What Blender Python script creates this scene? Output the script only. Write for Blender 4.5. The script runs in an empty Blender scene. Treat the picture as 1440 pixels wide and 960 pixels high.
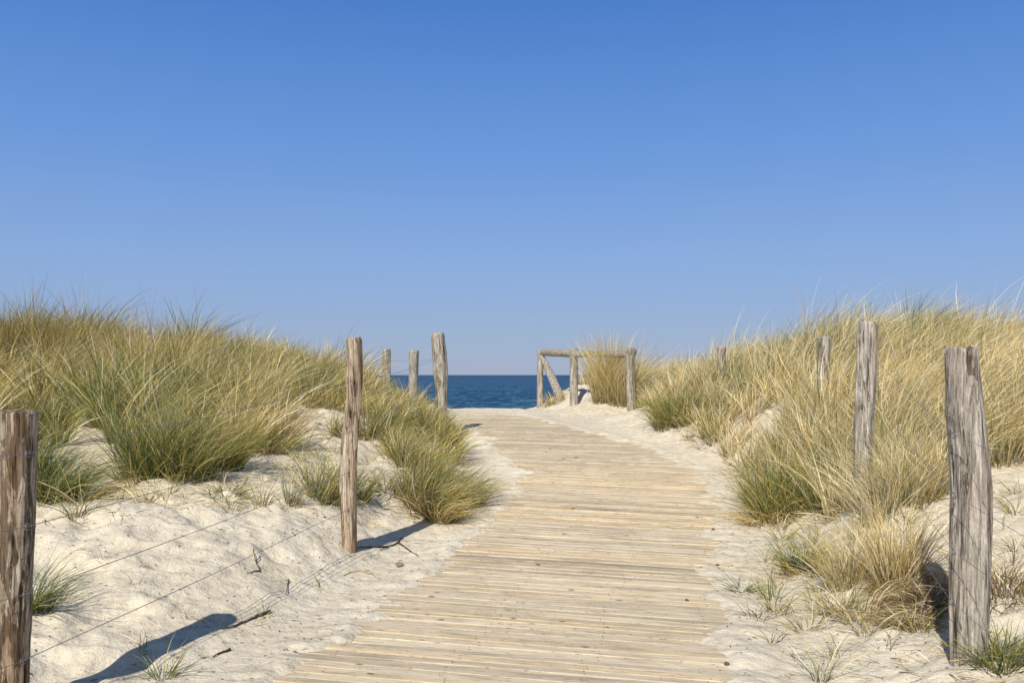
import bpy, math, random
import numpy as np
from mathutils import Vector
C = bpy.context.scene.collection
F = 1200.0; CX = 720.0; HY = 527.0; CAMZ = 1.3        # lens of the photograph in its own pixels
PXM = lambda Y: Y / F
AZ = math.radians(20); EL = math.radians(43)          # shadows run forward and 20 deg to the right
rs = np.random.RandomState(7); random.seed(7)

# ------------------------------------------------------------------ noise
def _hash(ix, iy, seed):
    n = (ix.astype(np.int64) * 374761393 + iy.astype(np.int64) * 668265263 + seed * 974711) & 0xffffffff
    n = ((n ^ (n >> 13)) * 1274126177) & 0xffffffff
    n = (n ^ (n >> 16)) & 0xffffffff
    return n / 4294967295.0 * 2 * math.pi
def perlin(x, y, seed=0):
    x = np.asarray(x, float); y = np.asarray(y, float)
    x0 = np.floor(x); y0 = np.floor(y); fx = x - x0; fy = y - y0
    def g(ix, iy, dx, dy):
        a = _hash(ix, iy, seed); return np.cos(a) * dx + np.sin(a) * dy
    u = fx * fx * fx * (fx * (fx * 6 - 15) + 10); v = fy * fy * fy * (fy * (fy * 6 - 15) + 10)
    a = g(x0, y0, fx, fy); b = g(x0 + 1, y0, fx - 1, fy)
    c = g(x0, y0 + 1, fx, fy - 1); d = g(x0 + 1, y0 + 1, fx - 1, fy - 1)
    return 1.4 * ((a * (1 - u) + b * u) * (1 - v) + (c * (1 - u) + d * u) * v)
def sstep(a, b, x):
    t = np.clip((np.asarray(x, float) - a) / (b - a), 0, 1); return t * t * (3 - 2 * t)

# ------------------------------------------------------------------ terrain
def hp(Y):                                             # height of the boardwalk along the way to the crest
    return 0.62 * sstep(3.6, 15.0, Y)
_YY = np.linspace(1.5, 19, 4000)
def on_path(px, py):
    py_of = HY + F * (CAMZ - hp(_YY)) / _YY
    Y = float(_YY[np.argmin(np.abs(py_of - py))])
    return (px - CX) * Y / F, Y
def at(px, py, Y):
    return Vector(((px - CX) * Y / F, Y, CAMZ - (py - HY) * Y / F))
_L = [on_path(*p) for p in [(385,960),(452,914),(500,882),(560,834),(640,778),(690,730),(718,698),(737,664),(706,642),(684,618),(658,598),(640,588),(626,582)]]
_R = [on_path(*p) for p in [(1022,960),(1022,930),(1018,905),(1008,860),(1006,800),(1001,740),(1000,700),(990,672),(955,648),(900,628),(860,616),(800,601),(765,593),(738,585)]]
_L = [(-2.6, -3.0), (-1.45, 2.0)] + _L + [(-1.9, 17.0), (-3.0, 20)]
_R = [(-0.5, -3.0), (0.5, 2.0)] + _R + [(0.0, 17.0), (-0.8, 20)]
def _interp(P):
    ys = np.array([p[1] for p in P]); xs = np.array([p[0] for p in P]); o = np.argsort(ys)
    return lambda Y: np.interp(Y, ys[o], xs[o])
Lx, Rx = _interp(_L), _interp(_R)

ctl = []
def cp(px, py, Y): v = at(px, py, Y); ctl.append((v.x, v.y, v.z))
for Y in (-2, 0, 2, 3.5, 5, 6.5, 8, 9.5, 11, 12.5, 14, 15.5, 17):
    l, r = float(Lx(Y)), float(Rx(Y)); z = float(hp(Y))
    for f in (0.0, .5, 1.0): ctl.append((l + (r - l) * f, Y, z))
# left dune
ctl += [(-1.86, 3.2, .03), (-1.48, 4.24, .141), (-3.0, 2.6, .15), (-2.2, 4.5, .25), (-5, 3, .5), (-3.2, 0, .3), (-6, 0, .6)]
cp(490, 750, 5.67); cp(560, 790, 5.75); cp(200, 760, 4.9); cp(90, 705, 5.5); cp(250, 672, 6.35); cp(380, 645, 7.2); cp(430, 618, 8.3)
cp(540, 668, 7.2); cp(600, 742, 6.55); cp(650, 690, 7.5); cp(700, 672, 8.9); cp(430, 700, 6.2); cp(320, 720, 5.6)
cp(622, 604, 11.4); cp(582, 585, 13.5); cp(543, 568, 15.0); cp(500, 590, 9.6); cp(560, 625, 9.3)
cp(85, 572, 8.0); cp(10, 548, 9.0); cp(150, 512, 10.5); cp(20, 500, 10.5); cp(300, 528, 10.8); cp(400, 540, 11.2); cp(480, 540, 11.8)
cp(250, 590, 8.2); cp(350, 590, 8.6); cp(655, 612, 11.0)
ctl += [(-2.6, 13.6, 1.12), (-1.9, 14.6, .92), (-9, 5, .9), (-9, 10, 1.5), (-9, 15, 1.2), (-5, 15, 1.2), (-3, 17, .9), (-12, 8, 1.3), (-2.2, 17, .7)]
# right dune
cp(1365, 935, 3.5); cp(1130, 792, 5.2); cp(1200, 722, 5.9); cp(1085, 742, 6.4); cp(1045, 655, 9.3); cp(1050, 850, 4.6); cp(1250, 800, 4.75)
ctl += [(2.37, 5.7, .50), (3.1, 8.5, .95), (4.2, 9.6, 1.42), (5.6, 8.6, 1.12), (4.2, 7.0, .92), (3.2, 5.5, .56), (2.3, 3.0, .2), (3.2, 3.2, .4), (2.8, 4.4, .38),
        (2.7, 7.3, .62), (2.85, 12.2, 1.08), (3.9, 12.4, 1.42), (3.3, 9.6, 1.2), (2.62, 8.6, .62), (2.75, 9.6, .80), (3.0, 14.2, 1.13), (2.45, 10.4, .68), (3.6, 10.6, 1.42),
        (2.07, 15.0, .64), (1.62, 15.7, .86), (2.0, 15.7, .90), (1.9, 16.3, 1.05), (3.0, 13.2, 1.2), (2.9, 11.2, .98), (1.2, 16.5, .65), (.95, 18.5, .78), (.55, 17.4, .68), (2.6, 17.5, 1.05), (1.4, 18.5, 1.08), (1.3, 17.3, .98),
        (9, 5, 1.2), (9, 10, 1.4), (7, 15, 1.2), (3, 0, .3), (6, 0, .7), (6, 4, .9), (1.75, 14.1, .58), (1.2, 15.2, .62), (1.3, 4.6, .05), (1.55, 6.0, .1)]
_c = np.array(ctl); _P = _c[:, :2]
def _tps(r2): return 0.5 * r2 * np.log(np.maximum(r2, 1e-9))
_n = len(_P)
_d2 = ((_P[:, None] - _P[None]) ** 2).sum(-1)
_A = np.zeros((_n + 3, _n + 3)); _A[:_n, :_n] = _tps(_d2) + np.eye(_n) * 0.06
_A[:_n, _n] = 1; _A[:_n, _n + 1:] = _P; _A[_n, :_n] = 1; _A[_n + 1:, :_n] = _P.T
_w = np.linalg.solve(_A, np.r_[_c[:, 2], 0, 0, 0])
def height(X, Y):
    X = np.asarray(X, float); Y = np.asarray(Y, float); sh = np.broadcast(X, Y).shape
    X = np.broadcast_to(X, sh).ravel(); Y = np.broadcast_to(Y, sh).ravel()
    Xc = np.clip(X, -11, 9.5); Yc = np.clip(Y, -3, 19)
    z = np.full(X.shape, _w[_n]) + _w[_n + 1] * Xc + _w[_n + 2] * Yc
    for i in range(_n):
        z += _w[i] * _tps((Xc - _P[i, 0]) ** 2 + (Yc - _P[i, 1]) ** 2)
    l, r = Lx(Y), Rx(Y)
    d = np.maximum(l - X, X - r)                       # >0 outside the boardwalk
    out = sstep(0.1, 1.1, d)
    far = sstep(7, 14, np.abs(X))
    z += (perlin(X * .9, Y * .9, 3) * .10 + perlin(X * .35, Y * .35, 4) * .12 + far * .5 * perlin(X * .12, Y * .12, 9)) * sstep(.2, 2.2, d)
    z += (perlin(X * 2.3, Y * 2.3, 5) * .036 + perlin(X * 5.1, Y * 5.1, 6) * .015) * sstep(.05, .8, d)
    z -= np.maximum(0, perlin(X * 3.4 + 7, Y * 3.4, 31) - .18) * .09 * sstep(.15, .7, d) * (1 - sstep(9, 13, Y))
    z += np.maximum(0, perlin(X * 4.6 + 7, Y * 4.6, 35) - .25) * .07 * sstep(.15, .7, d) * (1 - sstep(9, 13, Y))
    z += (perlin(X * 11, Y * 11, 8) * .008 + np.abs(perlin(X * 7.3 + 3, Y * 7.3, 18)) * .006) * sstep(-.05, .3, d)
    base = hp(Y)
    z = np.maximum(z, base - .05)
    z = base * (1 - out) + z * out
    edge = base + .021 + perlin(X * 3.2, Y * 5.5, 11) * .026 + perlin(X * 9, Y * 14, 12) * .008
    dn = .13 * perlin(X * .8, Y * 2.1, 23) + .05 * perlin(X * 3, Y * 6, 24); k = sstep(-.20 + dn, .03 + dn, d)
    burial = sstep(12.9, 15.0, Y + .5 * perlin(X * 1.2, Y, 15)) * .042
    inner = base - .013 + burial + perlin(X * 2, Y * 3, 13) * .014 + perlin(X * 7, Y * 9, 14) * .006
    zz = inner * (1 - k) + edge * k
    m = sstep(.05, .35, d)
    z = zz * (1 - m) + np.maximum(z, zz - .03) * m
    # beach behind the crest
    lip = 16.6 + 2.6 * sstep(.9, 1.7, np.abs(X + .3))
    t = np.clip((Y - lip) / (44 - lip), 0, 1); t = t * t * (3 - 2 * t)
    t = np.maximum(t, np.clip((Y - lip) / 60, 0, 1))
    z = z * (1 - t) + (-2.5) * t
    z += 2.2 * np.exp(-((X + 5.9) / 1.5) ** 2 - ((Y - 22.5) / 2.2) ** 2) * .52
    return z.reshape(sh)
def ground(px, py, y0=2.6, y1=24):
    Ys = np.linspace(y0, y1, 1500); Xs = (px - CX) * Ys / F
    zs = CAMZ - (py - HY) * Ys / F
    below = np.nonzero(zs <= height(Xs, Ys))[0]
    i = below[0] if len(below) else len(Ys) - 1
    return Vector((float(Xs[i]), float(Ys[i]), float(height(Xs[i], Ys[i]))))

# ------------------------------------------------------------------ object helpers
def props(o, label=None, cat=None, group=None, kind=None):
    if label: o['label'] = label
    if cat: o['category'] = cat
    if group: o['group'] = group
    if kind: o['kind'] = kind
    return o
def mesh_np(name, V, faces, mat, cols=None, parent=None, smooth=False):
    """faces: (n,4) or (n,3) int array or list"""
    me = bpy.data.meshes.new(name)
    if isinstance(faces, np.ndarray):
        k = faces.shape[1]; nf = len(faces)
        me.vertices.add(len(V)); me.vertices.foreach_set('co', np.asarray(V, np.float32).ravel())
        me.loops.add(nf * k); me.loops.foreach_set('vertex_index', faces.astype(np.int32).ravel())
        me.polygons.add(nf); me.polygons.foreach_set('loop_start', np.arange(0, nf * k, k, dtype=np.int32))
        me.update(calc_edges=True)
    else:
        me.from_pydata([tuple(v) for v in V], [], faces); me.update()
    if cols is not None:
        a = me.color_attributes.new('tint', 'FLOAT_COLOR', 'POINT')
        c = np.ones((len(V), 4), np.float32); c[:, :3] = cols; a.data.foreach_set('color', c.ravel())
    me.polygons.foreach_set('use_smooth', np.full(len(me.polygons), smooth))
    me.materials.append(mat)
    o = bpy.data.objects.new(name, me); C.objects.link(o)
    if parent is not None: o.parent = parent
    return o
class Geo:
    def __init__(s): s.V = []; s.Fc = []
    def add(s, V, Fs):
        b = len(s.V); s.V += [tuple(v) for v in V]; s.Fc += [tuple(i + b for i in f) for f in Fs]
    def tube(s, pts, rad, n=6, cap=True):
        pts = [Vector(p) for p in pts]; rings = []
        up = Vector((0, 0, 1))
        for i, p in enumerate(pts):
            t = (pts[min(i + 1, len(pts) - 1)] - pts[max(i - 1, 0)]).normalized()
            a = t.cross(up if abs(t.z) < .95 else Vector((1, 0, 0))).normalized(); b = t.cross(a)
            r = rad[i] if hasattr(rad, '__len__') else rad
            rings.append([p + (a * math.cos(2 * math.pi * j / n) + b * math.sin(2 * math.pi * j / n)) * r for j in range(n)])
        V = [v for r in rings for v in r]; Fs = []
        for i in range(len(pts) - 1):
            for j in range(n):
                Fs.append((i * n + j, i * n + (j + 1) % n, (i + 1) * n + (j + 1) % n, (i + 1) * n + j))
        if cap: Fs.append(tuple(range(n))[::-1]); Fs.append(tuple(range((len(pts) - 1) * n, len(pts) * n)))
        s.add(V, Fs)
    def build(s, name, mat, parent=None, smooth=True):
        return mesh_np(name, s.V, s.Fc, mat, parent=parent, smooth=smooth)
def empty(name, loc):
    o = bpy.data.objects.new(name, None); C.objects.link(o); o.location = loc; o.empty_display_size = .1; return o

# ------------------------------------------------------------------ materials
def nmat(name):
    m = bpy.data.materials.new(name); m.use_nodes = True; nt = m.node_tree; nt.nodes.clear()
    out = nt.nodes.new('ShaderNodeOutputMaterial'); return m, nt, out
def N(nt, t, **kw):
    n = nt.nodes.new(t)
    for k, v in kw.items():
        if k in n.inputs: n.inputs[k].default_value = v
        else: setattr(n, k, v)
    return n
def ramp(nt, fac, stops, interp='LINEAR'):
    r = nt.nodes.new('ShaderNodeValToRGB'); r.color_ramp.interpolation = interp
    e = r.color_ramp.elements
    while len(e) < len(stops): e.new(.5)
    for el, (p, c) in zip(e, stops):
        el.position = p; el.color = (c[0], c[1], c[2], 1) if hasattr(c, '__len__') else (c, c, c, 1)
    nt.links.new(fac, r.inputs['Fac']); return r.outputs['Color']
def noise(nt, vec, scale, detail=4, rough=.55, dist=0):
    n = N(nt, 'ShaderNodeTexNoise', Scale=scale, Detail=detail, Roughness=rough, Distortion=dist)
    nt.links.new(vec, n.inputs['Vector']); return n.outputs['Fac']
def mapping(nt, vec, scale=(1, 1, 1), rot=(0, 0, 0)):
    n = nt.nodes.new('ShaderNodeMapping'); n.inputs['Scale'].default_value = scale; n.inputs['Rotation'].default_value = rot
    nt.links.new(vec, n.inputs['Vector']); return n.outputs['Vector']
def mix(nt, fac, a, b, mode='MIX'):
    n = nt.nodes.new('ShaderNodeMix'); n.data_type = 'RGBA'; n.blend_type = mode
    for s, v in ((n.inputs[0], fac), (n.inputs[6], a), (n.inputs[7], b)):
        if isinstance(v, (int, float)): s.default_value = v
        elif isinstance(v, tuple): s.default_value = (v[0], v[1], v[2], 1)
        else: nt.links.new(v, s)
    return n.outputs[2]
def bump(nt, h, strength, dist, prev=None):
    b = N(nt, 'ShaderNodeBump', Strength=strength, Distance=dist); nt.links.new(h, b.inputs['Height'])
    if prev is not None: nt.links.new(prev, b.inputs['Normal'])
    return b.outputs['Normal']
def finish(nt, out, col, normal=None, rough=.8, spec=.3):
    p = N(nt, 'ShaderNodeBsdfPrincipled', Roughness=rough); p.inputs['Specular IOR Level'].default_value = spec
    if isinstance(col, tuple): p.inputs['Base Color'].default_value = (*col, 1)
    else: nt.links.new(col, p.inputs['Base Color'])
    if normal is not None: nt.links.new(normal, p.inputs['Normal'])
    nt.links.new(p.outputs[0], out.inputs[0]); return p

def m_sand():
    m, nt, out = nmat('dry_sand'); tc = nt.nodes.new('ShaderNodeTexCoord').outputs['Object']
    a = ramp(nt, noise(nt, tc, 1.1, 6), [(.3, (.66, .575, .42)), (.7, (.77, .69, .53))])
    b = ramp(nt, noise(nt, tc, 14, 5, .65), [(.28, (.74, .72, .70)), (.6, (1.0, 1.0, 1.0))])
    c = mix(nt, 1.0, a, b, 'MULTIPLY')
    sp = ramp(nt, noise(nt, tc, 420, 2, .6), [(.30, (.45, .42, .40)), (.44, (1, 1, 1)), (.7, (1.0, 1.0, 1.0)), (.8, (1.12, 1.12, 1.12))])
    c = mix(nt, .8, c, sp, 'MULTIPLY')
    v = N(nt, 'ShaderNodeTexVoronoi', Scale=19.0); nt.links.new(tc, v.inputs['Vector'])
    d = ramp(nt, v.outputs['Distance'], [(.05, (.30, .25, .2)), (.10, (1, 1, 1))])
    msk = ramp(nt, noise(nt, tc, 3.1, 3), [(.50, 0.0), (.62, .75)])
    c = mix(nt, msk, c, mix(nt, 1.0, c, d, 'MULTIPLY'))
    n1 = bump(nt, noise(nt, tc, 6.5, 5, .6), .75, .05)
    n2 = bump(nt, noise(nt, tc, 17, 5, .65, .4), .4, .02, n1); n2 = bump(nt, noise(nt, tc, 48, 5, .68), .6, .010, n2)
    n3 = bump(nt, noise(nt, tc, 500, 2), .5, .0016, n2)
    finish(nt, out, c, n3, .95, .12); return m
def m_post(name, c1, c2, c3, warm=(.42, .24, .10), warmth=.25, bark=.60):
    m, nt, out = nmat(name); tc0 = nt.nodes.new('ShaderNodeTexCoord').outputs['Object']
    oi = nt.nodes.new('ShaderNodeObjectInfo'); ad = nt.nodes.new('ShaderNodeVectorMath'); ad.operation = 'MULTIPLY_ADD'
    nt.links.new(oi.outputs['Random'], ad.inputs[0]); ad.inputs[1].default_value = (9, 7, 11); nt.links.new(tc0, ad.inputs[2]); tc = ad.outputs[0]
    st = mapping(nt, tc, (1, 1, .07)); st2 = mapping(nt, tc, (1, 1, .22))
    g = noise(nt, st, 60, 6, .65, .4)
    c = ramp(nt, g, [(.28, c1), (.47, c2), (.68, c3)])
    big = noise(nt, st2, 13, 4, .6, .6)
    c = mix(nt, ramp(nt, big, [(.45, 0.0), (.68, 1.0)]), c, mix(nt, .75, c, (c1[0] * 1.4, c1[1] * 1.35, c1[2] * 1.3)))
    wm = noise(nt, mapping(nt, tc, (1, 1, .16), (0, 0, 1.2)), 10, 3, .5)
    c = mix(nt, mix(nt, 1.0, ramp(nt, wm, [(.5, 0.0), (.66, 1.0)]), (warmth * 2.2,) * 3, 'MULTIPLY'), c, mix(nt, 1.0, mix(nt, .6, c, (1, 1, 1)), warm, 'MULTIPLY'))
    ck = noise(nt, mapping(nt, tc, (1, 1, .035)), 95, 3, .55, .3)
    ckc = ramp(nt, ck, [(.33, (.10, .085, .07)), (.41, (1, 1, 1))])
    c = mix(nt, .9, c, ckc, 'MULTIPLY')
    sc_ = noise(nt, mapping(nt, tc, (1, 1, .10), (0, 0, .5)), 38, 6, .75, .8)
    c = mix(nt, 1.0, c, ramp(nt, sc_, [(.36, (.42, .39, .36)), (.50, (1, 1, 1)), (.66, (1.25, 1.25, 1.25))]), 'MULTIPLY')
    fine = ramp(nt, noise(nt, mapping(nt, tc, (1, 1, .12)), 320, 3, .7), [(.3, (.68, .66, .63)), (.6, (1.08, 1.08, 1.08))])
    c = mix(nt, .8, c, fine, 'MULTIPLY')
    bk = noise(nt, mapping(nt, tc, (1, 1, .20), (0, 0, 2.1)), 17, 7, .70, .9)
    bm_ = ramp(nt, bk, [(bark - .012, 0.0), (bark + .012, .85)])
    c = mix(nt, bm_, c, mix(nt, 1.0, c, (.30, .24, .19), 'MULTIPLY'))
    n1 = bump(nt, bk, .6, .012)
    n1 = bump(nt, ck, 1.0, .014, n1); n2 = bump(nt, g, .9, .008, n1); n2 = bump(nt, sc_, .7, .008, n2)
    finish(nt, out, c, n2, .85, .2); return m
def m_boards():
    m, nt, out = nmat('weathered_decking'); tc = nt.nodes.new('ShaderNodeTexCoord').outputs['Object']
    at_ = N(nt, 'ShaderNodeAttribute', attribute_name='tint').outputs['Color']
    sep = nt.nodes.new('ShaderNodeSeparateColor'); nt.links.new(at_, sep.inputs[0])
    add = nt.nodes.new('ShaderNodeVectorMath'); add.operation = 'ADD'
    comb = nt.nodes.new('ShaderNodeCombineXYZ'); mul = N(nt, 'ShaderNodeMath', operation='MULTIPLY'); mul.inputs[1].default_value = 37.0
    nt.links.new(sep.outputs[2], mul.inputs[0]); nt.links.new(mul.outputs[0], comb.inputs[0]); nt.links.new(mul.outputs[0], comb.inputs[2])
    rot = mapping(nt, tc, (1, 1, 1), (0, 0, math.radians(13)))
    nt.links.new(rot, add.inputs[0]); nt.links.new(comb.outputs[0], add.inputs[1]); P = add.outputs[0]
    g = noise(nt, mapping(nt, P, (.07, 1, 1)), 95, 5, .62, .5)
    c = ramp(nt, g, [(.25, (.26, .20, .13)), (.40, (.56, .47, .33)), (.7, (.74, .65, .475))])
    # per board tone: R = value, G = warmth
    tone = ramp(nt, sep.outputs[0], [(0, (.62, .60, .58)), (.3, (.84, .82, .79)), (.7, (.98, .955, .92)), (1, (1.06, 1.03, .96))])
    c = mix(nt, 1.0, c, tone, 'MULTIPLY')
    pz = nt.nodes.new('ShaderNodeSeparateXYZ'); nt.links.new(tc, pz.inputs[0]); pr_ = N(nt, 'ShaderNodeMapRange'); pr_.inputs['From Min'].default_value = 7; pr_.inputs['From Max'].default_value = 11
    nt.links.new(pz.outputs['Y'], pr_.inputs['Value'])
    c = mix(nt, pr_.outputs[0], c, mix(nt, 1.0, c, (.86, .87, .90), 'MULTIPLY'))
    wm = ramp(nt, sep.outputs[1], [(.6, (1, 1, 1)), (1, (1.04, .98, .88))]); c = mix(nt, 1.0, c, wm, 'MULTIPLY')
    gr = ramp(nt, noise(nt, mapping(nt, P, (.3, 1, 1)), 6, 6, .66), [(.46, 0.0), (.62, .8)])
    c = mix(nt, gr, c, mix(nt, 1.0, c, (.70, .69, .68), 'MULTIPLY'))
    kn = N(nt, 'ShaderNodeTexVoronoi', Scale=7.5); nt.links.new(mapping(nt, P, (.55, 1.25, 1)), kn.inputs['Vector'])
    c = mix(nt, 1.0, c, ramp(nt, kn.outputs['Distance'], [(.045, (.30, .26, .24)), (.11, (1, 1, 1))]), 'MULTIPLY')
    # nail marks and sand dust lying on the wood
    dust = noise(nt, tc, 2.3, 6, .65, .6); dust2 = noise(nt, mapping(nt, tc, (.3, 1, 1), (0, 0, math.radians(13))), 30, 4, .6)
    dm = N(nt, 'ShaderNodeMath', operation='MULTIPLY_ADD'); nt.links.new(dust2, dm.inputs[0]); dm.inputs[1].default_value = .55; nt.links.new(dust, dm.inputs[2])
    dmask = ramp(nt, dm.outputs[0], [(.84, 0.0), (1.0, .55)])
    c = mix(nt, dmask, c, (.68, .575, .41))
    fleck = ramp(nt, noise(nt, mapping(nt, P, (.4, 1, 1)), 60, 3, .7), [(.30, (.35, .31, .28)), (.41, (1, 1, 1))])
    c = mix(nt, .7, c, fleck, 'MULTIPLY')
    n1 = bump(nt, g, .5, .004)
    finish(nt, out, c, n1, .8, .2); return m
def m_grass():
    m, nt, out = nmat('marram_blades')
    a = N(nt, 'ShaderNodeAttribute', attribute_name='tint').outputs['Color']
    p = N(nt, 'ShaderNodeBsdfPrincipled', Roughness=.55); p.inputs['Specular IOR Level'].default_value = .25
    nt.links.new(a, p.inputs['Base Color'])
    t = nt.nodes.new('ShaderNodeBsdfTranslucent'); nt.links.new(a, t.inputs['Color'])
    mx = nt.nodes.new('ShaderNodeMixShader'); mx.inputs[0].default_value = .38
    nt.links.new(p.outputs[0], mx.inputs[1]); nt.links.new(t.outputs[0], mx.inputs[2]); nt.links.new(mx.outputs[0], out.inputs[0]); return m
def m_flat(name, col, rough=.7, var=.4, scale=40):
    m, nt, out = nmat(name); tc = nt.nodes.new('ShaderNodeTexCoord').outputs['Object']
    c = ramp(nt, noise(nt, tc, scale, 4), [(.3, tuple(x * (1 - var) for x in col)), (.7, tuple(min(1, x * (1 + var)) for x in col))])
    finish(nt, out, c, bump(nt, noise(nt, tc, scale * 2, 3), .4, .004), rough, .3); return m
def m_metal():
    m, nt, out = nmat('galvanised_wire'); tc = nt.nodes.new('ShaderNodeTexCoord').outputs['Object']
    c = ramp(nt, noise(nt, tc, 60, 3), [(.35, (.16, .16, .16)), (.7, (.36, .36, .37))])
    p = finish(nt, out, c, None, .5, .5); p.inputs['Metallic'].default_value = .6; return m
def m_sea():
    m, nt, out = nmat('sea_water'); tc = nt.nodes.new('ShaderNodeTexCoord').outputs['Object']
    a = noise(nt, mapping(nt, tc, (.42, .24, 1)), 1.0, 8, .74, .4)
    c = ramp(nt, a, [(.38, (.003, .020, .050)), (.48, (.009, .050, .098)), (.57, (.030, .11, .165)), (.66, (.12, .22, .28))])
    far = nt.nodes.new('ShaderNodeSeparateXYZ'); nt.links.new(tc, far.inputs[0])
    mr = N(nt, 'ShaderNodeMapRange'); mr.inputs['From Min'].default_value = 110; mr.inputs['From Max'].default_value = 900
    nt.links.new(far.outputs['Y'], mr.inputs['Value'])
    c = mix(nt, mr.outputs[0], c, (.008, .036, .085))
    n1 = bump(nt, noise(nt, mapping(nt, tc, (1.2, 2.2, 1)), 1.0, 5, .6), .8, .25)
    p = finish(nt, out, c, n1, .35, .25); p.inputs['IOR'].default_value = 1.2; return m
SAND, BOARDS, GRASS, WIRE, SEA = m_sand(), m_boards(), m_grass(), m_metal(), m_sea()
WOOD_GREY = m_post('silver_grey_post', (.17, .145, .115), (.43, .385, .315), (.72, .665, .575), warmth=.08)
WOOD_BROWN = m_post('brown_barked_post', (.13, .09, .055), (.38, .31, .22), (.68, .61, .49), warmth=.22, bark=.51)
WOOD_TAN = m_post('tan_split_post', (.22, .16, .10), (.48, .385, .265), (.74, .66, .52), warmth=.25, bark=.575)
WOOD_PALE = m_post('pale_bleached_post', (.20, .175, .135), (.44, .40, .32), (.66, .61, .52), warmth=.05)
TWIG = m_flat('dark_twig', (.075, .052, .036)); STONE = m_flat('brown_pebble', (.24, .18, .13)); CONE = m_flat('brown_seed', (.13, .07, .04))
YELLOW = m_flat('yellow_petals', (.75, .52, .02), var=.15); LEAF = m_flat('glossy_leaf', (.07, .11, .02), .5)

# ------------------------------------------------------------------ sand and sea
def axis(segs):
    out = []
    for a, b, n in segs: out += list(np.linspace(a, b, n, endpoint=False))
    return np.array(out + [segs[-1][1]])
gx = axis([(-400, -60, 16), (-60, -14, 50), (-14, -4, 190), (-4, 4, 460), (4, 9, 130), (9, 60, 70), (60, 400, 16)])
gy = axis([(-60, -3, 30), (-3, 2.4, 50), (2.4, 7, 330), (7, 12, 230), (12, 19, 200), (19, 30, 70), (30, 75, 60)])
GX, GY = np.meshgrid(gx, gy)
GZ = height(GX, GY)
idx = np.arange(GX.size).reshape(GX.shape)
q = np.stack([idx[:-1, :-1], idx[:-1, 1:], idx[1:, 1:], idx[1:, :-1]], -1).reshape(-1, 4)
sand = mesh_np('sand_ground', np.stack([GX, GY, GZ], -1).reshape(-1, 3), q, SAND, smooth=True)
props(sand, 'pale dry dune sand banked up on both sides of the boardwalk', kind='structure')

sx = axis([(-12000, -300, 20), (-300, -30, 80), (-30, 20, 260), (20, 300, 60), (300, 12000, 20)])
sy = axis([(34, 60, 40), (60, 180, 420), (180, 500, 260), (500, 3000, 60), (3000, 30000, 30)])
SX, SY = np.meshgrid(sx, sy)
fade = (1 - sstep(250, 600, SY)) * (1 - sstep(60, 300, np.abs(SX)))
wob = perlin(SX * .12, SY * .10, 41) * 1.5
SZ = -2.05 + fade * (.10 * np.abs(perlin(SX * .22 + wob, SY * .55, 42)) + .09 * perlin(SX * .5, SY * 1.1, 43) + .12 * perlin(SX * .08, SY * .2, 44))
idx = np.arange(SX.size).reshape(SX.shape)
q = np.stack([idx[:-1, :-1], idx[:-1, 1:], idx[1:, 1:], idx[1:, :-1]], -1).reshape(-1, 4)
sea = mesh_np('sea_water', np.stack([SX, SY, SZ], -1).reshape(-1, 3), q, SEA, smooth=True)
props(sea, 'dark blue rippled sea reaching to a straight horizon', kind='structure')

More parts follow.
